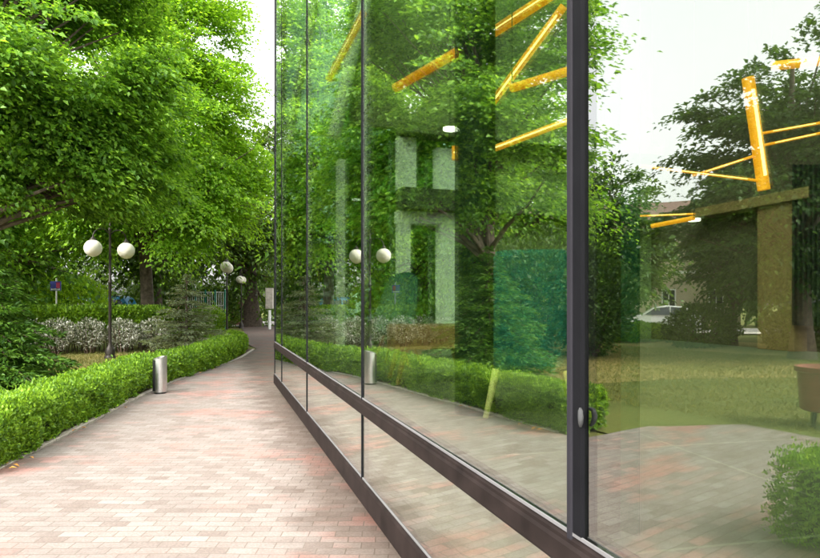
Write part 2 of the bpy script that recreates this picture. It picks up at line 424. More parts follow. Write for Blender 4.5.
# ---------------------------------------------------------------- ground
def sheet(name, poly, z, mat, label=None):
    mb = MB(); mb.add([(x, y, z) for x, y in poly], [tuple(range(len(poly)))])
    o = mb.build(name, mat, fix=False); o['kind'] = 'structure'
    if o.data.polygons[0].normal.z < 0: o.data.flip_normals()
    return o
sheet('ground', [(-600, -600), (600, -600), (600, 600), (-600, 600)], -.03, M['grass'])
sheet('lawn', [(-4.4, 4.9), (-5.2, 12), (-5.2, 16), (-5.6, 22), (-8, 25), (-11, 25), (-22, 25), (-40, 18), (-34, -4), (-16, -10), (-3.0, -9), (-3.2, 1.9), (-3.8, 3.0)], -.012, M['grass'])
sheet('dry_lawn', [(-5.8, 9), (-6.0, 16), (-7.0, 19), (-14, 20.2), (-24, 14.5), (-26, 5), (-14, 5.5), (-10.5, 7.6)], -.008, M['drygrass'])
pathpoly = [(-3.6, -12), (-2.0, 0), (-2.75, 2.5), (-3.85, 2.6), (-6.2, 3.4), (-6.3, 4.45), (-5.15, 5.15), (-3.9, 5.2), (-4.12, 7.06), (-4.36, 8.65), (-4.58, 9.9), (-4.84, 12.3), (-4.86, 14.8),
            (-5.0, 18.1), (-5.5, 21.5), (-6.9, 25), (-10.0, 36), (-13.6, 48), (-11.0, 50), (-5, 34), (6, 26), (14, 20), (20, -12)]
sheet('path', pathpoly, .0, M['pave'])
mb = MB()
edge = [(-3.93, 5.62), (-3.98, 5.9), (-4.16, 7.06), (-4.40, 8.65), (-4.62, 9.9), (-4.88, 12.3), (-4.9, 14.8), (-5.04, 18.1), (-5.5, 21.3)]
for (a, b) in zip(edge[:-1], edge[1:]):
    a, b = Vector((*a, 0)), Vector((*b, 0)); L = (b-a).length; n = max(1, int(L/1.0)); d = (b-a)/n; sd = Vector((-d.y, d.x, 0)).normalized()*.09
    for i in range(n): mb.obox(a + d*i + d*.006 + Vector((0, 0, -.05)), d*.988, sd, Vector((0, 0, .062)))
o = mb.build('kerb', M['edging'], bevel=.006); o['kind'] = 'structure'
mb = MB()
soil = [(p[0]-.08, p[1]) for p in edge] + [(p[0]-1.0, p[1]) for p in reversed(edge)]
sheet('soil_strip', soil, .003, M['soil'])
# street beyond the lawn
rd = Vector((13, 19, 0)).normalized(); rn = Vector((-rd.y, rd.x, 0)); rc = Vector((-26, 31, 0))
def RP(a, b): p = rc + rd*a + rn*b; return (p.x, p.y)
sheet('road', [RP(-90, -3.5), RP(90, -3.5), RP(90, 3.5), RP(-90, 3.5)], .0, M['asphalt'])
sheet('pavement', [RP(-90, -5.6), RP(90, -5.6), RP(90, -3.55), RP(-90, -3.55)], .06, M['kerb'])

# ---------------------------------------------------------------- glass building
joints = [-6.7, -3.94, -1.20, 1.54, 4.20, 6.96, 9.75, 10.95]
ZB, ZR, ZT = .18, .865, 9.0
bld = thing('glass_building', 'dark framed building of tall green reflective glass panes beside the brick path', 'building', tuple(W(1.54, 0, 0)))
mb = MB(); wbox(mb, -6.7, 10.7, .28, 8.6, -.02, ZB+.02); mb.build('plinth', M['concrete'], bld)
for i, (a, b) in enumerate(zip(joints[:-1], joints[1:])):
    g = .012
    t1, t2 = random.uniform(-.006, .006), random.uniform(-.014, .014)
    mb = MB(); mb.obox(W(a+g, .007, ZR+.055), nV*.014, tV*(b-a-2*g) + nV*t1, zV*(ZT-.1-ZR-.055) + nV*t2); mb.build('glass_pane', M['glass'], bld)
    mb = MB(); wbox(mb, a+g, b-g, 0, .016, ZB+.17, ZR-.055); mb.build('lower_pane', M['glass'], bld)
    # pale gasket round the panes
    for z0 in (ZR+.055, ZB+.17):
        mb = MB(); wbox(mb, a+g, b-g, -.006, .000, z0, z0+.010); mb.build('gasket', M['lip'], bld)
    # interior frame
    mb = MB(); wbox(mb, a+.02, b-.02, .03, .10, ZR-.05, ZR+.045); mb.build('inner_sill', M['sill'], bld)
for k, s in enumerate(joints):
    mb = MB()
    if k in (3, 0):
        wbox(mb, s-.013, s+.013, -.010, .018, ZB+.0, ZT); mb.build('mullion', M['frame'], bld, bevel=.004)
        mb = MB(); wbox(mb, s-.056, s-.0165, -.006, .0155, ZR+.056, ZT-.1); mb.build('sash_edge', M['joint'], bld)
        mb = MB(); wbox(mb, s-.085, s+.03, .020, .11, ZR+.06, ZT-.1); mb.build('inner_mullion', M['joint'], bld, bevel=.004)
    else:
        wbox(mb, s-.011, s+.011, -.008, .016, ZB+.0, ZT-.002); mb.build('mullion', M['joint'], bld)
mb = MB()
prof = [(0, -.052), (-.012, -.052), (-.018, -.04), (-.018, .02), (-.010, .03), (-.010, .042), (0, .05)]
mb.extrude(prof, W(-6.7, 0, ZR), nV, zV, tV*(17.65)); mb.build('transom', M['sill'], bld)
mb = MB(); mb.extrude([(.016, 0), (-.014, 0), (-.02, .01), (-.02, .15), (-.012, .17), (.016, .17)], W(-6.7, 0, ZB), nV, zV, tV*17.66); mb.build('base_rail', M['sill'], bld)
mb = MB(); wbox(mb, -6.7, 10.95, -.03, .05, ZT-.1, ZT+.25); mb.build('top_rail', M['frame'], bld)
mb = MB(); wbox(mb, -6.7, 10.95, 6.0, 8.6, ZT, ZT+.2); mb.build('roof', M['ceiling'], bld)
for k in range(7):  # added unseen glazed roof and its beams, letting daylight brighten the interior
    a = -6.7 + k*2.52
    mb = MB(); wbox(mb, a+.05, a+2.47, .06, 5.99, ZT+.05, ZT+.07); mb.build('added_skylight', M['glass_clear'], bld)
    mb = MB(); wbox(mb, a-.04, a+.04, .06, 5.99, ZT-.05, ZT+.12); mb.build('roof_beam', M['ceiling'], bld)
mb = MB(); wbox(mb, -6.7, 10.85, .11, 8.0, ZR-.18, ZR-.02); mb.build('floor_slab', M['tile'], bld)
mb = MB(); wbox(mb, -6.7, 10.85, .30, .42, ZB+.021, ZR-.181); mb.build('lower_wall', simple('grey spandrel backing', (.20, .18, .15), .8), bld)
mb = MB(); wbox(mb, -6.7, 10.95, 8.0, 8.2, ZR-.18, ZT); mb.build('back_wall', M['darkwall'], bld)
mb = MB(); wbox(mb, -6.9, -6.72, .02, 8.0, ZR-.18, ZT); mb.build('side_wall', M['darkwall'], bld)
mb = MB(); wbox(mb, 10.78, 10.93, 3.45, 7.99, ZR-.018, ZT-.01); mb.build('end_wall', M['olive'], bld)
mb = MB(); wbox(mb, 10.79, 10.92, 1.35, 3.447, 4.9, ZT-.02); mb.build('upper_wall', simple('dim olive panel', (.20, .21, .10), .8), bld)
# glazed end
mb = MB(); wbox(mb, 10.93, 10.945, .03, 3.44, ZB+.17, ZT-.1); mb.build('end_glass', M['glass_clear'], bld)
for d, w in ((1.08, .12), (2.22, .22), (3.02, .40)):
    mb = MB(); wbox(mb, 10.60, 10.85, d, d+w, ZR-.018, 4.2 if d < 2 else 3.33); mb.build('white_post', M['white'], bld)
mb = MB(); wbox(mb, 10.35, 10.77, 2.2, 7.95, 3.34, 3.72); mb.build('gallery', simple('gallery edge', (.07, .08, .05), .6), bld)
mb = MB(); wbox(mb, 10.6, 10.8, 2.2, 2.55, 3.73, 4.7); mb.build('white_post', M['white'], bld)
mb = MB(); wbox(mb, 10.6, 10.8, 2.95, 3.4, 3.73, 4.55); mb.build('white_post', M['white'], bld)
mb = MB(); wbox(mb, 10.59, 10.86, 2.2, 3.43, 3.10, 3.33); mb.build('header', M['white'], bld)
mb = MB(); wbox(mb, 10.35, 10.77, 2.2, 7.95, 4.72, 4.9); mb.build('upper_slab', M['olive'], bld)
# slanted pale braces at the glazed end
for a, b, w in (((.10, 4.3), (.95, 8.8), .09), ((.95, 4.6), (1.9, 8.8), .12), ((.03, 4.0), (.06, 8.85), .06)):
    mb = MB(); mb.tube([W(10.7, a[0]+.06, a[1]), W(10.7, b[0]+.06, b[1])], w, 12); mb.build('brace', M['white'], bld, smooth=True)
# round column
c = W(3.9, .62, 0)
c = at(475, 300, 4.15); 
mb = MB(); mb.lathe([(.14, 0), (.14, 8.1)], (c.x, c.y, ZR-.018), 32); mb.build('column', M['column'], bld, smooth=True)
# window handle on the mullion
p = W(1.54-.065, -.012, 1.18)
mb = MB(); mb.tube([W(1.484, -.008, 1.300), W(1.474, -.014, 1.296), W(1.470, -.016, 1.28), W(1.473, -.014, 1.262), W(1.481, -.009, 1.25)], [.004, .007, .008, .007, .004], 10); mb.build('window_handle', M['handle'], bld, smooth=True)
# portal and slats at the back wall
def bwx(px):  # s on a plane at depth d=7.8 for an image column
    dx = (px-410)/600; t = 8.7/(NX*dx+NY); return t*(TX*dx+TY), t
def bwz(py, t): return HC + (304-py)/600*t
s0, t0 = bwx(758); s1, t1 = bwx(795)
mb = MB(); wbox(mb, s1, s0, 7.68, 7.96, ZR-.018, bwz(200, t1)); mb.build('wood_pilaster', M['oakpanel'], bld, bevel=.01)
sA, tA = bwx(695)
mb = MB(); wbox(mb, s1-.3, sA, 7.6, 7.96, bwz(201, t1), bwz(190, t1)); mb.build('wood_beam', M['oakpanel'], bld, bevel=.01)
mb = MB(); wbox(mb, s0+.01, sA, 7.9, 7.98, ZR-.018, bwz(202, t1)); mb.build('dark_panel', M['darkwall'], bld)
mb = MB()
for k in range(14):
    ss, tt = bwx(797+k*5); wbox(mb, ss-.018, ss+.018, 7.62, 7.70, ZR+.4, bwz(165, tt))
mb.build('slat_screen', M['black'], bld)
# ceiling downlights
for (px, py, Y, r) in ((450, 130, 8.5, .10), (694, 221, 8.2, .08)):
    q = at(px, py, Y); mb = MB(); mb.lathe([(r, 0), (r, .03)], tuple(q), 20); mb.mi = 0
    dl = mb.build('ceiling_light', M['downlight'])
    mb = MB(); mb.tube([q + Vector((0, 0, .031)), Vector((q.x, q.y, 8.98))], .008, 6); mb.build('suspension', M['black'], dl).location = (0, 0, 0)
    tag(dl, 'small round lit white ceiling lamp above the interior gallery' if px < 600 else 'small round lit white lamp beside the amber tube near the portal', 'lamp', 'ceiling lamps in the building')

# ---------------------------------------------------------------- interior things
def tubelamp(label, pts, r, Y0, Y1, ends=True):
    a = at(pts[0], pts[1], Y0); b = at(pts[2], pts[3], Y1)
    root = thing('tube_lamp', label, 'lamp', tuple((a+b)/2), 'amber tube lamps hanging inside')
    mb = MB(); mb.tube([a, b], r, 14); mb.build('tube', M['brass'], root, smooth=True)
    d = (b-a).normalized(); sd = Vector((d.z, 0, -d.x)).normalized() if abs(d.y) < .9 else Vector((0, 0, 1))
    mb = MB(); mb.tube([a + d*.08 - Vector((0, r*.95, 0)), b - d*.08 - Vector((0, r*.95, 0))], r*.28, 8); mb.build('light_strip', M['bulb'], root)
    mb = MB(); m_ = a if a.z > b.z else b; mb.tube([m_, Vector((m_.x, m_.y, 8.98))], .004, 6); mb.build('suspension', M['black'], root)
    return root
tubelamp('thick amber tube lamp slanting left of the green column', (395, 88, 457, 52), .045, 6.2, 5.6)
tubelamp('amber tube lamp rising to the top edge right of the green column', (478, 42, 552, -6), .04, 4.6, 4.2)
tubelamp('long amber tube lamp crossing steeply beside the dark mullion', (478, 122, 564, 6), .028, 4.4, 4.0)
tubelamp('short amber tube lamp meeting the steep long one', (512, 88, 572, 70), .03, 4.2, 3.8)
tubelamp('faint amber tube lamp low beside the dark mullion', (485, 152, 575, 118), .03, 5.6, 5.2)
tubelamp('amber tube lamp seen through the far narrow pane', (328, 80, 364, 12), .05, 8.6, 8.0)
tubelamp('small vertical amber lamp near the gallery', (454, 146, 454, 160), .03, 8.0, 8.0)
tubelamp('near vertical amber tube lamp standing on the wooden beam', (748, 78, 764, 190), .035, 3.6, 3.6)
tubelamp('flat amber lamp close under the top right corner', (772, 66, 830, 60), .03, 4.0, 3.8)
tubelamp('low bent amber tube lamp in front of the beige house reflection', (652, 226, 694, 218), .022, 6.0, 5.6)
tubelamp('thin amber rod crossing just above the low bent lamp', (640, 216, 695, 214), .010, 6.2, 5.9)
for lab, pt in (('thin amber rod running level left of the vertical tube', (640, 166, 761, 181)), ('thin amber rod rising towards the vertical tube', (692, 176, 757, 155)),
                ('thin amber rod running right, upper of two', (758, 134, 830, 121)), ('thin amber rod running right, lower of two', (760, 146, 830, 131))):
    tubelamp(lab, pt, .008, 3.7, 3.6)

def armchair(label, px, pyt, Y, wpx, rz, name='armchair'):
    t = at(px, pyt, Y); h = t.z - (ZR-.018); w = wpx/600*Y
    root = thing(name, label, 'armchair', (t.x, t.y, ZR-.018), 'teal armchairs behind the glass')
    ca, sa = math.cos(rz), math.sin(rz)
    def L(x, y, z): return Vector((t.x + ca*x - sa*y, t.y + sa*x + ca*y, ZR-.018+z))
    ax, ay = Vector((ca, sa, 0)), Vector((-sa, ca, 0))
    def cush(nm, x0, x1, y0, y1, z0, z1, bv=.05, mat='teal'):
        mb = MB(); mb.obox(L(x0, y0, z0), ax*(x1-x0), ay*(y1-y0), zV*(z1-z0)); return mb.build(nm, M[mat], root, bevel=bv, smooth=True)
    cush('backrest', -w/2, w/2, -.09, .09, .30, h)
    cush('seat', -w/2+.02, w/2-.02, .10, .58, .32, .48)
    for sx in (-1, 1):
        cush('armrest', sx*w/2-.06, sx*w/2+.06, .10, .55, .31, .66, .04)
        for yy in (-.05, .5):
            mb = MB(); mb.tube([L(sx*(w/2-.02), yy, .32), L(sx*(w/2+.05), yy-.04, 0)], [.028, .018], 10); mb.build('leg', M['palewood'], root, smooth=True)
    return root
armchair('high backed teal upholstered armchair with pale wooden legs left of the mullion', 531, 250, 4.0, 74, R(-10))
# green glass screen right of the mullion
sc_ = thing('glass_screen', 'standing teal tinted glass screen just right of the dark mullion', 'screen', tuple(W(1.28, .28, ZR-.018)))
q0 = at(640, 190, 1.95); q1 = at(588, 190, 2.12)
dv = Vector((q1.x-q0.x, q1.y-q0.y, 0)); nn = Vector((-dv.y, dv.x, 0)).normalized()*.012
mb = MB(); mb.obox(Vector((q0.x, q0.y, ZR-.017)), dv, nn, zV*(2.0-ZR)); mb.build('panel', simple('dark teal frosted acrylic', (.008, .055, .035), .6, var=.1, scale=2, spec=.2), sc_)
mb = MB(); mb.obox(Vector((q0.x, q0.y, 2.001)), dv, nn, zV*.025); mb.build('top_rail', M['frame'], sc_)
# tables and chairs
def splay_table(label, c, w, dpt, h, rz, zt=.05):
    root = thing('wooden_table', label, 'table', (c[0], c[1], ZR-.018))
    ca, sa = math.cos(rz), math.sin(rz)
    def L(x, y, z): return Vector((c[0] + ca*x - sa*y, c[1] + sa*x + ca*y, ZR-.018+z))
    mb = MB(); mb.obox(L(-w/2, -dpt/2, h-zt), Vector((ca*w, sa*w, 0)), Vector((-sa*dpt, ca*dpt, 0)), zV*zt); mb.build('tabletop', M['wood'], root, bevel=.01)
    for sx in (-1, 1):
        for sy in (-1, 1):
            mb = MB(); mb.tube([L(sx*w*.36, sy*dpt*.34, h-zt), L(sx*w*.47, sy*dpt*.45, 0)], [.035, .02], 10); mb.build('leg', M['wood'], root, smooth=True)
    return root
tb = at(430, 304, 5.9); splay_table('honey wood table with splayed legs left of the green column', (tb.x, tb.y), .78, .6, .55, R(10), .22)
def shell_chair(label, px, pyt, Y, rz, s=1.0):
    t = at(px, pyt, Y); root = thing('shell_chair', label, 'chair', (t.x, t.y, ZR-.018)); h = t.z-(ZR-.018)
    ca, sa = math.cos(rz), math.sin(rz)
    def L(x, y, z): return Vector((t.x + ca*x - sa*y, t.y + sa*x + ca*y, ZR-.018+z))
    mb = MB(); G = []; nu, nv = 12, 10
    for j in range(nv+1):
        v = j/nv
        for i in range(nu+1):
            u = i/nu*2-1
            x = u*.26*(1-.25*v*v); z = (h-.42)*v + .42 - .04*(1-u*u)*(1-v) - .08*u*u*v*v; y = -.22*v - .10*(u*u)*(-1)*v + .25*(1-v)
            G.append(L(x, y-.05, z))
    fs = [(j*(nu+1)+i, j*(nu+1)+i+1, (j+1)*(nu+1)+i+1, (j+1)*(nu+1)+i) for j in range(nv) for i in range(nu)]
    mb.add(G, fs); o = mb.build('shell', M['green_chair'], root, smooth=True)
    so_ = o.modifiers.new('thick', 'SOLIDIFY'); so_.thickness = .02
    for sx in (-1, 1):
        for sy in (-1, 1):
            mb = MB(); mb.tube([L(sx*.10, sy*.10+.05, .43), L(sx*.24, sy*.22+.05, 0)], [.018, .012], 8); mb.build('leg', M['wood'], root, smooth=True)
    return root
shell_chair('dark green shell chair seen above the wooden table', 398, 271, 7.4, R(160))

# ---------------------------------------------------------------- street lamps
def lamp(label, x, y, rz, arm=.50):
    root = thing('street_lamp', label, 'street lamp', (x, y, 0), 'globe lamps along the path')
    mb = MB(); mb.lathe([(.16, -.03), (.16, .04), (.13, .08), (.14, .22), (.10, .30), (.065, .36), (.05, .44)], (x, y, 0), 20); mb.build('base', M['post'], root, smooth=True)
    mb = MB(); mb.lathe([(.048, .43), (.04, 2.2), (.052, 2.22), (.052, 2.28), (.036, 2.30), (.032, 3.75), (.05, 3.78), (.05, 3.84), (.02, 3.9), (.028, 3.95), (.0, 4.02)], (x, y, 0), 14); mb.build('pole', M['post'], root, smooth=True)
    for sgn in (-1, 1):
        dx, dy = math.cos(rz)*sgn, math.sin(rz)*sgn
        pts = []
        for k in range(13):
            a = math.pi*(k/12); rr = arm/2
            pts.append((x + dx*(rr - rr*math.cos(a)), y + dy*(rr - rr*math.cos(a)), 3.55 + .26*math.sin(a)))
        mb = MB(); mb.tube([(x, y, 3.40)] + pts, .018, 8); mb.build('arm', M['post'], root, smooth=True)
        gx, gy = x + dx*arm, y + dy*arm
        pr = [(.245*math.sin(math.pi*k/14), -.245*math.cos(math.pi*k/14)) for k in range(1, 14)]
        pr = [(.05, -.247)] + pr
        mb = MB(); mb.lathe(pr, (gx, gy, 3.22), 28); g = mb.build('globe', M['globe'], root, smooth=True)
        mb = MB(); mb.lathe([(.10, .235), (.085, .27), (.03, .33), (.02, .36)], (gx, gy, 3.22), 14); mb.build('cap', M['post'], g, smooth=True)
    return root
lamp('nearest double globe lamp post standing in the lawn behind the hedge', -8.9, 17.8, R(55), .50)
lamp('second globe lamp post at the far end of the clipped hedge', -8.15, 26.7, R(103))
lamp('farthest globe lamp post in front of the dark tree trunk', -11.25, 40, R(96))

# ---------------------------------------------------------------- steel ash bin by the hedge
bx, by = -4.48, 10.75
bn = thing('litter_bin', 'brushed steel cylinder bin with slanted dark opening beside the hedge', 'bin', (bx, by, 0))
mb = MB(); seg = 40; r = .118; vs = []
for k in range(seg):
    a = 2*math.pi*k/seg; vs.append((bx + r*math.cos(a), by + r*math.sin(a), .03))
for k in range(seg):
    a = 2*math.pi*k/seg; vs.append((bx + r*math.cos(a), by + r*math.sin(a), .645 + .03*math.cos(a-.6)))
for k in range(seg):
    a = 2*math.pi*k/seg; vs.append((bx + .88*r*math.cos(a), by + .88*r*math.sin(a), .645 + .03*math.cos(a-.6)))
for k in range(seg):
    a = 2*math.pi*k/seg; vs.append((bx + .88*r*math.cos(a), by + .88*r*math.sin(a), .40))
fs = [(j*seg+k, j*seg+(k+1) % seg, (j+1)*seg+(k+1) % seg, (j+1)*seg+k) for j in range(3) for k in range(seg)] + [tuple(range(3*seg, 4*seg)), tuple(reversed(range(seg)))]
mb.add(vs, fs); mb.build('body', M['steel'], bn, smooth=True)
mb = MB(); mb.lathe([(.105, -.0), (.105, .03)], (bx, by, 0), 24); mb.build('foot', M['black'], bn)
a0 = math.atan2(-by, -bx) - 1.05
mb = MB()
for k in range(7):
    a = a0 - .42 + k*.11
    mb.add([(bx + (r+.002)*math.cos(a), by + (r+.002)*math.sin(a), .05), (bx + (r+.002)*math.cos(a+.115), by + (r+.002)*math.sin(a+.115), .05),
            (bx + (r+.002)*math.cos(a+.115), by + (r+.002)*math.sin(a+.115), .60), (bx + (r+.002)*math.cos(a), by + (r+.002)*math.sin(a), .60)], [(0, 1, 2, 3)])
o = mb.build('side_panel', M['black'], bn); sm = o.modifiers.new('thick', 'SOLIDIFY'); sm.thickness = .004; sm.offset = 1
# barrel planter on legs
px_, py_ = -7.1, 3.75
pl = thing('barrel_planter', 'red brown round tub on short legs standing on the lawn edge', 'planter', (px_, py_, 0))
mb = MB(); mb.lathe([(.30, .20), (.335, .22), (.37, .70), (.40, .72), (.40, .78), (.36, .78), (.35, .62), (.0, .60)], (px_, py_, 0), 36); mb.build('tub', M['bin'], pl, smooth=True)
for k in range(4):
    a = k*math.pi/2 + .4; mb = MB(); mb.tube([(px_+.24*math.cos(a), py_+.24*math.sin(a), .21), (px_+.27*math.cos(a), py_+.27*math.sin(a), -.02)], [.03, .022], 8); mb.build('leg', M['black'], pl)

# ---------------------------------------------------------------- hedges
def smoothline(pts, step=.12):
    P = [Vector((*p, 0)) for p in pts]; out = []
    for i in range(len(P)-1):
        p0 = P[max(i-1, 0)]; p1 = P[i]; p2 = P[i+1]; p3 = P[min(i+2, len(P)-1)]
        n = max(2, int((p2-p1).length/step))
        for k in range(n):
            t = k/n; t2 = t*t; t3 = t2*t
            out.append(.5*((2*p1) + (p2-p0)*t + (2*p0-5*p1+4*p2-p3)*t2 + (3*p1-p0-3*p2+p3)*t3))
    out.append(P[-1]); return out

def hedge(label, cat, line, w, h, nleaf, lsize, mat='leafhedge', z0=.03, group=None, tops=None, core=True, shoots=.12, twigs=True, jit=.05, name='clipped_hedge', near=None):
    L = smoothline(line); n = len(L)
    root = thing(name, label, cat, (L[0].x, L[0].y, 0), group)
    T = [(L[min(i+1, n-1)] - L[max(i-1, 0)]).normalized() for i in range(n)]
    S = [Vector((-t.y, t.x, 0)) for t in T]
    # cross section outline: rounded box perimeter
    def sec(u):
        # u in 0..1 from left foot over the top to right foot ; returns (x,z,nx,nz)
        per = [(-w/2*.92, z0), (-w/2, h*.5), (-w/2, h-.08), (-w/2+.09, h), (w/2-.09, h), (w/2, h-.08), (w/2, h*.5), (w/2*.92, z0)]
        ls = [math.dist(per[i], per[i+1]) for i in range(len(per)-1)]; tot = sum(ls); q = u*tot
        for i, l in enumerate(ls):
            if q <= l or i == len(ls)-1:
                f = min(1, q/l); a, b = per[i], per[i+1]; dx, dz = (b[0]-a[0])/l, (b[1]-a[1])/l
                return a[0]+(b[0]-a[0])*f, a[1]+(b[1]-a[1])*f, -dz, dx
            q -= l
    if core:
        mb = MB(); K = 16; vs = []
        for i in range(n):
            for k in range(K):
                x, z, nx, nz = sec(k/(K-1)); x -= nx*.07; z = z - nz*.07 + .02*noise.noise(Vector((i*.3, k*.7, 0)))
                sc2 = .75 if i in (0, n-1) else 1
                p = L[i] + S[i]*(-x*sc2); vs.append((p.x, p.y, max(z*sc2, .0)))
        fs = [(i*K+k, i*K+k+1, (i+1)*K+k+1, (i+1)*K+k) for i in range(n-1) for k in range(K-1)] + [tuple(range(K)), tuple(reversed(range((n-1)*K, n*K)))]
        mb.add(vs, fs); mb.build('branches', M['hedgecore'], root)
    # leaves: sampling weighted by nearness to the camera
    Ln = np.array([[p.x, p.y] for p in L]); Sn = np.array([[s.x, s.y] for s in S]); Tn = np.array([[t.x, t.y] for t in T])
    dist = np.linalg.norm(Ln, axis=1); wt = 1/np.clip(dist, 4, 40)**1.5 if near is None else np.ones(n); wt /= wt.sum()
    idx = rng.choice(n, nleaf, p=wt); frac = rng.random(nleaf) - .5
    us = rng.random(nleaf)
    tab = np.array([sec(k/400) for k in range(401)]); q = tab[(us*400).astype(int)]
    # end caps
    endm = rng.random(nleaf) < .035
    base = Ln[idx] + Tn[idx]*frac[:, None]*.14
    dd = dist[idx]; ls = lsize*np.clip(dd/7, .8, 3.0)**.8
    bumpn = np.array([noise.noise(Vector((b[0]*1.7, b[1]*1.7, u*4)))*1.0 for b, u in zip(base, us)])
    b2 = np.array([noise.noise(Vector((b[0]*6, b[1]*6, u*14))) for b, u in zip(base, us)])
    off = rng.normal(0, 1, nleaf)*.022 + bumpn*jit*1.3 + b2*.05
    X = q[:, 0] + q[:, 2]*off; Z = q[:, 1] + q[:, 3]*off
    istop = q[:, 3] > .7
    sh = istop & (rng.random(nleaf) < .25); Z[sh] += rng.random(sh.sum())*shoots*.6
    P = np.stack([base[:, 0] - Sn[idx, 0]*X, base[:, 1] - Sn[idx, 1]*X, Z], 1)
    Nn = np.stack([-Sn[idx, 0]*q[:, 2], -Sn[idx, 1]*q[:, 2], q[:, 3]], 1)
    # caps at both ends
    ke = np.where(endm)[0]
    for k_, e in ((ke[::2], 0), (ke[1::2], n-1)):
        m_ = len(k_); xx = (rng.random(m_)-.5)*w*.95; zz = z0 + rng.random(m_)*(h-z0); sg = -1 if e == 0 else 1
        P[k_] = np.stack([L[e].x - S[e].x*xx + T[e].x*sg*rng.normal(.02, .03, m_), L[e].y - S[e].y*xx + T[e].y*sg*rng.normal(.02, .03, m_), zz], 1)
        Nn[k_] = [T[e].x*sg, T[e].y*sg, 0]
    D = rng.normal(0, 1, (nleaf, 3))*.8 + Nn*.6 + np.array([0, 0, .35])
    D[sh] = D[sh]*.35 + np.array([0, 0, 1.2])
    Nr = Nn + rng.normal(0, .5, (nleaf, 3))
    gp = np.array([noise.noise(Vector((p[0]*3.2, p[1]*3.2, p[2]*4.5)))*.7 + noise.noise(Vector((p[0]*9, p[1]*9, p[2]*9)))*.4 for p in P])
    lowz = np.clip(1 - P[:, 2]/h, 0, 1); keep = (gp < .30 - .22*lowz) | (istop & (gp < .42)) | (rng.random(nleaf) < .12)
    LL = ls*(.7+.6*rng.random(nleaf)); WW = np.broadcast_to(ls*.68, (nleaf,))
    leafmesh('foliage', P[keep], D[keep], Nr[keep], LL[keep], WW[keep], M[mat], root)
    return root, L, S
front = [(-4.42, 5.5), (-4.47, 6.0), (-4.68, 7.06), (-4.92, 8.65), (-5.12, 9.9), (-5.40, 12.3), (-5.36, 14.8), (-5.7, 18.1), (-6.35, 21.3), (-7.4, 23.0), (-8.8, 23.8), (-10.2, 24.3)]
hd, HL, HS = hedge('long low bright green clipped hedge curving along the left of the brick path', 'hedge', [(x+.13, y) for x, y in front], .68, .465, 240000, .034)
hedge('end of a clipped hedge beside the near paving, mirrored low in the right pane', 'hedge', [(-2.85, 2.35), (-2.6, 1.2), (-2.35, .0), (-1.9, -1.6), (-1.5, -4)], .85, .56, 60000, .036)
# leggy hedge behind the lawn
hb, BL, BS = hedge('tall leggy hedge with bright green clipped top behind the lawn', 'hedge', [(-13.6, 19.6), (-11.5, 19.9), (-9.6, 20.9), (-9.0, 21.8)], .7, 1.38, 52000, .055, z0=1.12, core=False, near=1, name='leggy_hedge', shoots=.1)
mb = MB()
for i in range(0, len(BL), 1):
    for k in range(2):
        p = BL[i] + BS[i]*random.uniform(-.25, .25); q = p + Vector((random.uniform(-.2, .2), random.uniform(-.2, .2), 0))
        mb.tube([(p.x, p.y, -.02), ((p.x+q.x)/2+random.uniform(-.06, .06), (p.y+q.y)/2, .6), (q.x, q.y, 1.3)], [.018, .012, .006], 5)
mb.build('stems', M['twig'], hb)

# ---------------------------------------------------------------- shrubs and trees
def scatter_shrub(name, label, cat, c, r, n, ls, mat, group=None, stems=8, flat=.5, hollow=.55, updir=.5):
    root = thing(name, label, cat, (c[0], c[1], 0), group)
    d = rng.normal(0, 1, (n, 3)); d /= np.linalg.norm(d, axis=1, keepdims=True)
    rr = hollow + (1-hollow)*rng.random(n)**.6
    mod = np.array([1 + .28*noise.noise(Vector(x)*2.2 + Vector((c[0], c[1], 0))) + .12*noise.noise(Vector(x)*6) for x in d])
    P = np.array(c) + d*rr[:, None]*mod[:, None]*np.array(r)
    P[:, 2] = np.maximum(P[:, 2], .02+.1*rng.random(n))
    D = d*.8 + rng.normal(0, .6, (n, 3)) + np.array([0, 0, updir])
    leafmesh('foliage', P, D, d + rng.normal(0, flat, (n, 3)), ls*(.6+.8*rng.random(n)), ls*.5, M[mat], root)
    mb = MB()
    for k in range(stems):
        a = 2*math.pi*k/stems; e = Vector((c[0]+r[0]*.6*math.cos(a), c[1]+r[1]*.6*math.sin(a), c[2]+r[2]*.5))
        b = Vector((c[0]+.1*math.cos(a), c[1]+.1*math.sin(a), -.05)); m_ = (b+e)/2 + Vector((0, 0, -.1*r[2]))
        mb.tube([b, m_, e], [.03, .02, .008], 5)
    mb.build('stems', M['twig'], root)
    return root

def sprays(C0, O, R_, n, ls, droop=.35, thick=.10):
    """leaves spread through flattened drooping sprays; C0 centres, O outward unit, R_ radius per spray"""
    m = len(C0); idx = np.repeat(np.arange(m), n); k = len(idx)
    u = rng.normal(0, .45, k); v = rng.normal(0, .42, k); w = rng.normal(0, 1, k)
    up = np.array([0, 0, 1.]); Oh = O.copy(); Oh[:, 2] *= .3; Oh /= np.linalg.norm(Oh, axis=1, keepdims=True)+1e-9
    Sd = np.cross(Oh, up); Rr = R_[idx][:, None]
    P = C0[idx] + Oh[idx]*(u[:, None]*Rr) + Sd[idx]*(v[:, None]*Rr) + up*(w[:, None]*thick*Rr)
    P[:, 2] -= droop*(u+.4)**2*R_[idx]*np.sign(u+.4)
    D = Oh[idx]*.9 + Sd[idx]*v[:, None]*1.4 + rng.normal(0, .45, (k, 3)) - up*.45
    Nn = up + rng.normal(0, .38, (k, 3)) + Oh[idx]*.35
    L = ls*(.55+.75*rng.random(k))
    return P, D, Nn, L

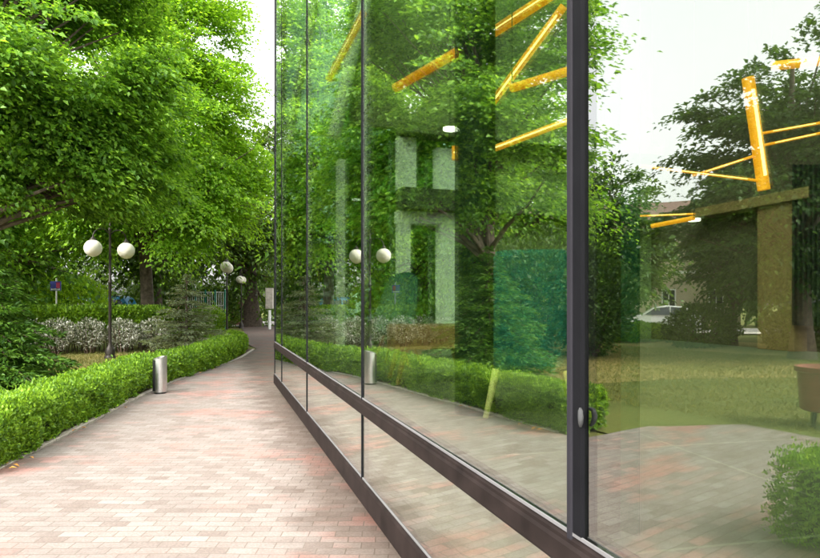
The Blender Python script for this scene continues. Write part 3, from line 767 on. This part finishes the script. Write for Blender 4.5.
def tree(name, label, base, hgt, lobes, ncl, per, ls, mat, tr=.22, R0=.75, group=None, fork=.3, seed=0, dens=0.0, barkmat='bark', nscale=.45, droop=.35, lean=(0, 0), zmin=0):
    bx, by = base; root = thing(name, label, 'tree', (bx, by, 0), group)
    rs = random.Random(seed); 
    top = Vector((bx+lean[0], by+lean[1], hgt*.86)); zf = hgt*fork
    # trunk
    tp = []; 
    for k in range(9):
        t = k/8; tp.append(Vector((bx + (top.x-bx)*t + .12*math.sin(t*5+seed), by + (top.y-by)*t + .12*math.cos(t*4+seed), -.1 + (top.z+.1)*t)))
    mb = MB(); mb.tube(tp, [tr*(1.35 if k == 0 else 1)*(1-.85*k/8) for k in range(9)], 12)
    mb.build('trunk', M[barkmat], root, smooth=True)
    # cluster centres
    vol = np.array([l[3]*l[4]*l[5] for l in lobes]); vol /= vol.sum()
    C0 = []; tries = 0; cen = []
    while len(C0) < ncl and tries < ncl*20:
        tries += 1
        l = lobes[rs.choices(range(len(lobes)), weights=list(vol))[0]]
        d = Vector((rs.gauss(0, 1), rs.gauss(0, 1), rs.gauss(0, 1))).normalized(); q = (.35 + .65*rs.random()**.55)
        p = Vector((l[0]+d.x*q*l[3], l[1]+d.y*q*l[4], l[2]+d.z*q*l[5]))
        if noise.noise(p*nscale + Vector((seed*3.1, 0, 0))) < dens - .12: continue
        C0.append(p)
    # limbs
    mb = MB()
    for p in C0[::max(1, len(C0)//90)]:
        t = min(.95, max(.28, (p.z/hgt)*.75)); i = t*8; i0 = int(i); a = tp[i0].lerp(tp[min(8, i0+1)], i-i0)
        m_ = a.lerp(p, .5) + Vector((rs.uniform(-.3, .3), rs.uniform(-.3, .3), rs.uniform(.0, .5)))
        ra = tr*(1-.8*t)*.42
        mb.tube([a, a.lerp(m_, .5)+Vector((0, 0, .12)), m_, m_.lerp(p, .6), p], [ra, ra*.75, ra*.5, ra*.3, .008], 6)
    mb.build('limbs', M[barkmat], root, smooth=True)
    Ca = np.array([tuple(p) for p in C0]); cz = np.array([bx+lean[0]*.5, by+lean[1]*.5, hgt*.5]); O = Ca - cz; O /= np.linalg.norm(O, axis=1, keepdims=True)
    Rr = R0*(.6+.8*rng.random(len(Ca)))
    P, D, Nn, L = sprays(Ca, O, Rr, per, ls, droop)
    k_ = P[:, 2] > zmin + .35*(rng.random(len(P))); P, D, Nn, L = P[k_], D[k_], Nn[k_], L[k_]
    leafmesh('crown', P, D, Nn, L, L*.62, M[mat], root)
    return root

# the two big trees left of the path
tree('linden_tree', 'big leafy tree with mid green leaves overhanging the upper left corner', (-9.3, 12.6), 11.5,
     [(-8.3, 12.9, 6.4, 2.8, 3.0, 3.0), (-7.8, 11.8, 5.0, 2.1, 1.9, 1.35), (-8.2, 13.2, 9.3, 2.6, 2.7, 2.4), (-7.0, 13.8, 6.2, 2.0, 2.4, 2.8), (-6.9, 10.4, 6.3, 1.3, 1.2, 2.2), (-8.3, 9.3, 6.6, .9, .9, 3.0), (-8.5, 10.6, 8.6, 1.5, 1.4, 1.6)], 1050, 140, .125, 'leafA', .24, .72, zmin=3.35, seed=3, dens=.07, nscale=.6)
tree('maple_tree', 'tall tree with bright yellow green leaves in the middle left', (-9.9, 22.5), 16,
     [(-9.4, 22, 8.0, 4.0, 3.6, 4.5), (-8.6, 20.6, 5.2, 3.4, 2.6, 1.9), (-9.6, 22, 13.0, 3.4, 3.4, 3.2), (-11.8, 21, 5.5, 2.6, 2.6, 2.2), (-6.7, 23.4, 6.6, 1.5, 1.6, 1.9), (-7.9, 22.6, 11.6, 1.9, 1.9, 2.6), (-7.1, 23.2, 9.6, 1.3, 1.4, 2.2)], 1100, 120, .145, 'leafB', .26, .85, seed=8, dens=-.06)
# more trees behind
def bgtree(label, x, y, h, r, mat, seed, ls=.3, ncl=330, per=60, zc=.56, tr=.3, rz=None, group='trees behind the garden', low=True):
    tree('broadleaf_tree', label, (x, y), h, [(x, y, h*zc, r, r, h*(rz or .40)), (x-r*.4, y-r*.3, h*.40, r*.75, r*.75, h*.2), (x+r*.35, y, h*.8, r*.6, r*.6, h*.2), (x, y, 2.4, r*.8, r*.6, 1.7)][:4 if low else 3], ncl, per, ls, M and mat, tr, 1.25, group, seed=seed, dens=-.08)
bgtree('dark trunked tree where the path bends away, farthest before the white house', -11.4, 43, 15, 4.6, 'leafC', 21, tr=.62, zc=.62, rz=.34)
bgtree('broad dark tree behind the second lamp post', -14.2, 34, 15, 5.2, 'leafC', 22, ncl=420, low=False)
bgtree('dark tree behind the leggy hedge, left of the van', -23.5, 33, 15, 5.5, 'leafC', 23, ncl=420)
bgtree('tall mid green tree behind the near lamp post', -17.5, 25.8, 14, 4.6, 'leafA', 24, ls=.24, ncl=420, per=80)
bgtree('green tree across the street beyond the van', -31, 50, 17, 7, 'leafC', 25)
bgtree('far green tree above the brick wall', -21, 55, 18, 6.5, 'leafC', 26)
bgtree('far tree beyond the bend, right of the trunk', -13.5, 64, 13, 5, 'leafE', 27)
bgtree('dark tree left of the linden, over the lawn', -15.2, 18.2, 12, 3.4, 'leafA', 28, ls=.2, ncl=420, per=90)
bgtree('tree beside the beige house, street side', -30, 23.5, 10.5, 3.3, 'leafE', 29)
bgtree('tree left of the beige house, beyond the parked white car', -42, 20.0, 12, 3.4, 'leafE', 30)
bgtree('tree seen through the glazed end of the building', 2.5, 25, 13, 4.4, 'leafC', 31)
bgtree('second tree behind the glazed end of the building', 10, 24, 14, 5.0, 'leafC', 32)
# bgtree('tall tree farther behind the glazed end', 5.5, 33, 17, 6.5, 'leafC', 33)
bgtree('young tree just past the glazed end', -.2, 19, 12, 2.8, 'leafA', 34, ls=.2, ncl=380, per=80)
# dark tree mirrored in the right pane
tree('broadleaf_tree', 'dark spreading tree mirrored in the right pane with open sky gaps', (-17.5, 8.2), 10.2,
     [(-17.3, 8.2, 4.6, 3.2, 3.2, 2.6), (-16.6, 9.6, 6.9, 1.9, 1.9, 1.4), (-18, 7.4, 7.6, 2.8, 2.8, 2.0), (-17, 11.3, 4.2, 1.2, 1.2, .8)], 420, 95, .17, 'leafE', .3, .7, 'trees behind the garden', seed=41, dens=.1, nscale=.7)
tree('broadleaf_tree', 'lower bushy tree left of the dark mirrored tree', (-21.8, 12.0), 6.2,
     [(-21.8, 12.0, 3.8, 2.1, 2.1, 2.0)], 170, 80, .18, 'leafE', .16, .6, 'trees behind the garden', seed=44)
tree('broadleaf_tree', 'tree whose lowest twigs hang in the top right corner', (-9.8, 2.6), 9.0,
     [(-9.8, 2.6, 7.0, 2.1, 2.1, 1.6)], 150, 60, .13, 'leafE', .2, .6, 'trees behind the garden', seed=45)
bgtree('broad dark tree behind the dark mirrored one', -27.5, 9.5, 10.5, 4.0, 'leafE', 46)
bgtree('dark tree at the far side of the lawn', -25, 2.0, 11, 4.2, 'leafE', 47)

# conifers and shrubs
def conifer(name, label, x, y, h, r, n, ls, mat, layers=14, z0=.1, droop=.25, dens=1.0, width=.35):
    root = thing(name, label, 'tree', (x, y, 0))
    mb = MB(); mb.tube([(x, y, -.05), (x, y, h*.97)], [.05+.01*h, .008], 8); mb.build('trunk', M['bark'], root)
    P = []; D = []; Nn = []; mb = MB()
    for l in range(layers):
        t = l/(layers-1); z = z0 + (h*.95-z0)*t; rr = r*(1-t)**.8 + .08; nb = max(5, int(13*(1-t*.6)))
        for b in range(nb):
            a = 2*math.pi*(b+random.random()*.6)/nb + l*1.3; L = rr*random.uniform(.75, 1.15); zz = z + random.uniform(-.1, .1)
            dx, dy = math.cos(a), math.sin(a)
            pts = [(x+dx*L*q, y+dy*L*q, zz + .12*L*q - droop*L*q*q) for q in (0, .35, .7, 1)]
            mb.tube(pts, [.014, .01, .007, .003], 5)
            k = int(n/(layers*10)*L/r*1.6*dens)+6
            q = rng.random(k)**.7; side = rng.normal(0, 1, k)*width*L*(1-q*.75)*.5
            P.append(np.stack([x+dx*L*q - dy*side, y+dy*L*q + dx*side, zz + .12*L*q - droop*L*q*q - .12*abs(side) + rng.normal(0, .02, k)], 1))
            sg = np.sign(side)
            D.append(np.stack([dx*.8 - dy*sg*.7, dy*.8 + dx*sg*.7, np.full(k, -.1)], 1) + rng.normal(0, .35, (k, 3)))
            Nn.append(np.array([0, 0, 1.]) + rng.normal(0, .4, (k, 3)))
    mb.build('branches', M['twig'], root)
    P = np.concatenate(P); D = np.concatenate(D); Nn = np.concatenate(Nn)
    leafmesh('foliage', P, D, Nn, ls*(.6+.7*rng.random(len(P))), ls*.38, M[mat], root)
    return root
conifer('yew_tree', 'dense dark green yew behind the hedge at the left edge', -7.65, 10.7, 2.95, 1.6, 34000, .11, 'leafyew', 22, .1, .3, 1.0, .6)
conifer('spruce_tree', 'small sparse grey green spruce behind the curving hedge', -7.15, 19.2, 2.6, 1.25, 8500, .10, 'leafspruce', 11, .35, .12, 1.0, .45)
scatter_shrub('shrub', 'bright yellow green bush behind the leggy hedge, left of the near lamp', 'shrub', (-14.9, 26.5, 1.5), (1.65, 1.2, 1.3), 8000, .13, 'leafbright')
for i, (x, y, rr, m_) in enumerate([(-13.0, 19.3, .55, 0), (-12.1, 19.4, .5, 0), (-11.2, 19.5, .55, 0), (-10.4, 19.9, .5, 0), (-9.5, 20.3, .55, 0), (-8.75, 21.0, .5, 0)]):
    scatter_shrub('pale_shrub', ['cream leaved low shrub at the left end of its row, next to the yew', 'cream leaved low shrub second from the yew', 'cream leaved low shrub third from the yew, just left of the lamp post',
                                 'cream leaved low shrub right of the lamp post', 'cream leaved low shrub second right of the lamp post', 'cream leaved low shrub nearest the spruce'][i],
                  'shrub', (x, y-.45, .62), (rr, .4, .48), 1500, .085, 'leafpale', 'cream leaved shrubs under the leggy hedge')
UL = ['understorey shrub just behind the brick garden wall', 'understorey shrub at the foot of the green fence', 'understorey shrub beyond the fence, under the broad dark tree', 'understorey shrub behind the blue van',
      'understorey shrub beside the trunk of the tree left of the van', 'wide understorey shrub far left behind the yew', 'understorey shrub right of the bright bush, near the lamp post', 'largest far understorey shrub at the left edge across the street',
      'far understorey shrub beyond the brick wall', 'farthest understorey shrub before the white house', 'high understorey thicket rising straight behind the blue van', 'high understorey thicket left of the one behind the van']
for i, (x, y, w_, h_) in enumerate([(-13.5, 40.5, 2.0, 1.5), (-16.5, 40, 2.3, 1.9), (-22.8, 37.5, 2.6, 2.1), (-27, 38, 2.8, 2.3), (-24.5, 30, 2.4, 2.0), (-31, 33, 2.8, 2.2), (-19.5, 29, 2.2, 1.6), (-36, 40, 4, 3), (-22, 52, 4, 3), (-15, 56, 4, 3), (-19.5, 43.5, 4.5, 3.2), (-26.5, 45, 4.5, 3.4)]):
    scatter_shrub('shrub', UL[i], 'shrub', (x, y, h_*.75), (w_, 1.2, h_), 3500, .24, 'leafC', 'understorey shrubs under the far trees')
scatter_shrub('shrub', 'tall dark laurel bush behind the yew, mirrored behind the teal armchair', 'shrub', (-12.2, 13.4, 1.9), (1.8, 1.5, 1.9), 9000, .14, 'leafE')
scatter_shrub('shrub', 'tall dark bush on the lawn left of the linden trunk, mirrored beside the mullion', 'shrub', (-13.3, 12.2, 1.7), (1.1, 1.3, 1.7), 7000, .14, 'leafE')
scatter_shrub('shrub', 'green shrub between the spruce and the second lamp', 'shrub', (-9.6, 28.2, .7), (1.0, .8, .8), 5000, .11, 'leafhedge')
for i, (x, y, rx, rz_) in enumerate([(-21.5, 16.0, 2.2, .46), (-20.5, 12.6, 1.9, .95), (-21.5, 9.6, 1.9, .9), (-19.8, 6.4, 1.9, 1.0), (-21.2, 3.2, 2.0, 1.0)]):
    scatter_shrub('shrub', ['rounded clipped bush in front of the parked white car', 'second dark bush along the lawn, beside the lower bushy tree', 'dark bush behind the dark mirrored tree trunk',
                            'dark bush at the lawn edge right of the mirrored trunk', 'dark bush farthest right along the lawn edge'][i], 'shrub', (x, y, rz_*.7), (rx, 1.1, rz_), 5500, .13, 'leafE' if i else 'leafhedge', 'bushes along the far lawn edge')

# ---------------------------------------------------------------- grass blades near what shows
n = 60000
gx = rng.uniform(-18, -6.4, n); gy = rng.uniform(1.0, 20, n)
P = np.stack([gx, gy, np.full(n, -.012)], 1); D = rng.normal(0, .45, (n, 3)) + np.array([0, 0, 1.])
o = leafmesh('grass', P, D, rng.normal(0, 1, (n, 3)), .05+.04*rng.random(n), .012, M['leafgrass']); tag(o, 'short uneven grass on the lawn behind the hedge', 'grass', kind='stuff')
# fallen leaves at the hedge foot
mb = MB(); 
k = 16; P = np.empty((k, 3)); 
ii = rng.integers(0, len(edge)-1, k)
for j in range(k):
    a = edge[ii[j]]; b = edge[ii[j]+1]; t = rng.random(); P[j] = (a[0]+(b[0]-a[0])*t + rng.normal(.05, .12), a[1]+(b[1]-a[1])*t, .03)
o = leafmesh('leaf_litter', P, rng.normal(0, 1, (k, 3))*[1, 1, .15], np.array([0, 0, 1.]) + rng.normal(0, .2, (k, 3)), .07, .04, M['fallen']); tag(o, 'scattered fallen orange leaves along the hedge foot', 'leaves', kind='stuff')

# ---------------------------------------------------------------- vehicles
def vehicle(name, label, cat, c, ang, paint, prof, wid, wheels, glassf, wr=.33):
    """prof: closed side outline (x along, z up); glassf: side glass polygons; built in world space round c, ang = heading"""
    ca, sa = math.cos(ang), math.sin(ang)
    root = thing(name, label, cat, (c[0], c[1], 0))
    def L(x, y, z): return Vector((c[0]+ca*x-sa*y, c[1]+sa*x+ca*y, z))
    mb = MB(); n_ = len(prof); vs = []
    belt = .95
    for y, ins in ((-wid/2, 1), (-wid/2+.12, 0), (wid/2-.12, 0), (wid/2, 1)):
        for x, z in prof:
            sh = 0
            if ins: z = z - (.03 if z > .5 else 0); x = x*.985
            yy = y
            if ins and z > belt: yy = y*(1 - .16*(z-belt)/.6)
            vs.append(L(x, yy, z))
    fs = [tuple(reversed(range(n_))), tuple(range(3*n_, 4*n_))] + [(j*n_+i, j*n_+(i+1) % n_, (j+1)*n_+(i+1) % n_, (j+1)*n_+i) for j in range(3) for i in range(n_)]
    mb.add(vs, fs); mb.build('body', paint, root, bevel=.03, smooth=True)
    for sy in (-1, 1):
        for g in glassf:
            mb = MB(); v2 = []
            for x, z in g:
                yy = wid/2*(1 - .16*max(0, (z-belt))/.6) + .004; v2.append(L(x, sy*yy, z))
            v3 = [v + Vector((sa, -ca, 0))*(.02*sy) for v in v2]
            k_ = len(g); mb.add(v2+v3, [tuple(range(k_)), tuple(reversed(range(k_, 2*k_)))] + [(i, (i+1) % k_, k_+(i+1) % k_, k_+i) for i in range(k_)])
            mb.build('side_window', M['darkglass'], root)
        for wx in wheels:
            o_ = L(wx, sy*(wid/2-.09), wr); ax = Vector((-sa, ca, 0))*sy
            mb = MB(); mb.tube([o_-ax*.1, o_-ax*.08, o_+ax*.09, o_+ax*.1], [wr*.9, wr, wr, wr*.92], 24); w_ = mb.build('wheel', M['tyre'], root, smooth=True)
            mb = MB(); mb.tube([o_+ax*.10, o_+ax*.112], [wr*.62, wr*.55], 20); mb.build('rim', M['steel'], w_, smooth=True)
    return root, L
hatch = [(-2.1, .28), (-2.15, .55), (-2.1, .92), (-1.75, 1.02), (-1.25, 1.42), (-.3, 1.49), (.45, 1.40), (1.1, 1.0), (1.85, .86), (2.12, .62), (2.1, .28)]
car, CL = vehicle('parked_car', 'white hatchback parked on the street before the beige house, mirrored', 'car', (RP(-11.3, -1.7)), math.atan2(rd.y, rd.x), M['carwhite'], hatch, 1.75, (-1.35, 1.3),
        [[(-1.55, .98), (-1.15, 1.36), (-.45, 1.42), (-.45, .96)], [(-.38, .96), (-.38, 1.42), (.42, 1.34), (.95, .98)]])
vanp = [(-2.3, .3), (-2.35, .9), (-2.3, 1.9), (-2.15, 2.05), (1.0, 2.08), (1.3, 1.95), (1.75, 1.2), (2.35, 1.02), (2.45, .6), (2.4, .3)]
vq = at(121, 304, 36)
van, VL = vehicle('parked_van', 'blue van parked beyond the leggy hedge right of the near lamp post', 'van', (vq.x-.9, vq.y), R(5), M['vanblue'], vanp, 1.85, (-1.5, 1.5),
        [[(-2.1, 1.25), (-2.1, 1.85), (-.7, 1.85), (-.7, 1.25)], [(-.6, 1.25), (-.6, 1.85), (.35, 1.85), (.35, 1.25)], [(.45, 1.25), (.45, 1.85), (1.1, 1.85), (1.5, 1.25)]], .34)

# ---------------------------------------------------------------- houses, walls, fence, sign
def house(label, c, ang, w, dpt, h, wallm, rows, cols, roofh=2.2, name='house', win=(1.0, 1.5)):
    ca, sa = math.cos(ang), math.sin(ang); ax = Vector((ca, sa, 0)); ay = Vector((-sa, ca, 0)); o0 = Vector((c[0], c[1], 0))
    root = thing(name, label, 'house', (c[0], c[1], 0))
    mb = MB(); mb.obox(o0 - ax*w/2 + Vector((0, 0, -.1)), ax*w, ay*dpt, zV*(h+.1)); mb.build('wall', wallm, root)
    mb = MB(); e = .4
    A = o0 - ax*(w/2+e) - ay*e + zV*(h+.002); B = A + ax*(w+2*e); Cc = B + ay*(dpt+2*e); Dd = A + ay*(dpt+2*e)
    r1 = A + ax*1.5 + ay*(dpt/2+e) + zV*roofh; r2 = B - ax*1.5 + ay*(dpt/2+e) + zV*roofh
    mb.add([A, B, Cc, Dd, r1, r2], [(0, 1, 5, 4), (1, 2, 5), (2, 3, 4, 5), (3, 0, 4), (0, 3, 2, 1)]); mb.build('roof', M['roof'], root)
    mb = MB(); mb.obox(o0 - ax*(w/2+.05) - ay*.06 + zV*(h*.5), ax*(w+.1), ay*.058, zV*.18); mb.build('cornice', M['windowframe'], root)
    for r_ in range(rows):
        for cc in range(cols):
            x = -w/2 + w*(cc+.5)/cols; z = h/rows*(r_+.30)
            p = o0 + ax*(x-win[0]/2) - ay*.05 + zV*z
            mb = MB()
            for (a, b, c_, d_) in ((0, .09, 0, win[1]), (win[0]-.09, .09, 0, win[1]), (.09, win[0]-.18, 0, .09), (.09, win[0]-.18, win[1]-.09, .09), (win[0]/2-.035, .07, .09, win[1]-.18)):
                mb.obox(p + ax*a + zV*c_, ax*b, ay*.048, zV*d_)
            f = mb.build('window', M['windowframe'], root)
            mb = MB(); mb.obox(p + ax*.09 + ay*.03 + zV*.09, ax*(win[0]-.18), ay*.015, zV*(win[1]-.18)); mb.build('pane', M['darkglass'], f)
            mb = MB(); mb.obox(p - ax*.06 - ay*.06 - zV*.08, ax*(win[0]+.12), ay*.10, zV*.078); mb.build('sill', M['windowframe'], f)
    return root
hp = RP(-9, 9.5); house('beige plastered two storey house with white framed windows across the street', (RP(-6, 8)), math.atan2(rd.y, rd.x), 22, 9, 7.6, M['plaster'], 2, 7)
house('white plastered house glimpsed past the far end of the path', (-10.5, 66), R(-8), 11, 8, 6.5, M['palehouse'], 2, 4)
# brick garden wall with piers behind the second lamp
bw = thing('garden_wall', 'low brown brick wall with piers behind the second lamp post', 'wall', (-14.5, 45, 0))
mb = MB(); mb.box((-15.6, 46, .85), (5.2, .22, 1.7)); mb.build('wall', M['brown_brick'], bw)
for x in (-18.2, -15.6, -12.95):
    mb = MB(); mb.box((x, 46, 1.02), (.42, .42, 2.04)); p_ = mb.build('pier', M['brown_brick'], bw)
    mb = MB(); mb.box((x, 46, 2.09), (.54, .54, .10)); mb.build('cap', M['kerb'], p_)
# green fence
fn = thing('fence', 'green and white railing fence between the spruce and the second lamp', 'fence', (-14.5, 38, 0))
for x in np.arange(-14.2, -11.6, .62):
    mb = MB(); mb.box((x, 38, 1.25), (.07, .07, 2.5)); mb.build('fence_post', M['fencegreen'], fn)
mb = MB()
for z in (.5, 1.5, 2.35): mb.box((-12.95, 38.06, z), (2.7, .04, .06))
for x in np.arange(-14.1, -11.7, .14): mb.box((x, 38.1, 1.3), (.03, .03, 2.1))
mb.build('railing', M['windowframe'], fn)
# white cabinet on a post at the end of the path
cb = at(268, 296, 38)
ub = thing('utility_box', 'white utility cabinet on a post at the far end of the path', 'utility box', (cb.x+.1, cb.y, 0))
mb = MB(); mb.box((cb.x+.1, cb.y, 1.95), (.46, .3, 1.3)); mb.build('cabinet', M['kerb'], ub, bevel=.02)
mb = MB(); mb.tube([(cb.x+.1, cb.y, -.02), (cb.x+.1, cb.y, 1.21)], .09, 10); mb.build('post', M['palehouse'], ub)
mb = MB(); mb.box((cb.x+.1, cb.y-.16, 1.95), (.36, .02, 1.1)); mb.build('door', M['kerb'], ub)
# little blue and red sign
sp = at(56, 286, 23)
sg = thing('sign', 'small blue and red notice panel over the bright bush', 'sign', (sp.x, sp.y, 0))
mb = MB(); mb.tube([(sp.x, sp.y+.03, -.02), (sp.x, sp.y+.03, sp.z+.3)], .025, 8); mb.build('post', M['steel'], sg)
mb = MB(); mb.box((sp.x, sp.y-.02, sp.z), (.40, .03, .36)); mb.build('panel', M['signblue'], sg)
mb = MB(); mb.box((sp.x+.10, sp.y-.04, sp.z+.03), (.14, .008, .22)); mb.build('red_field', M['signred'], sg)
mb = MB(); mb.box((sp.x+.0, sp.y-.04, sp.z-.13), (.34, .008, .06)); mb.build('white_band', M['windowframe'], sg)
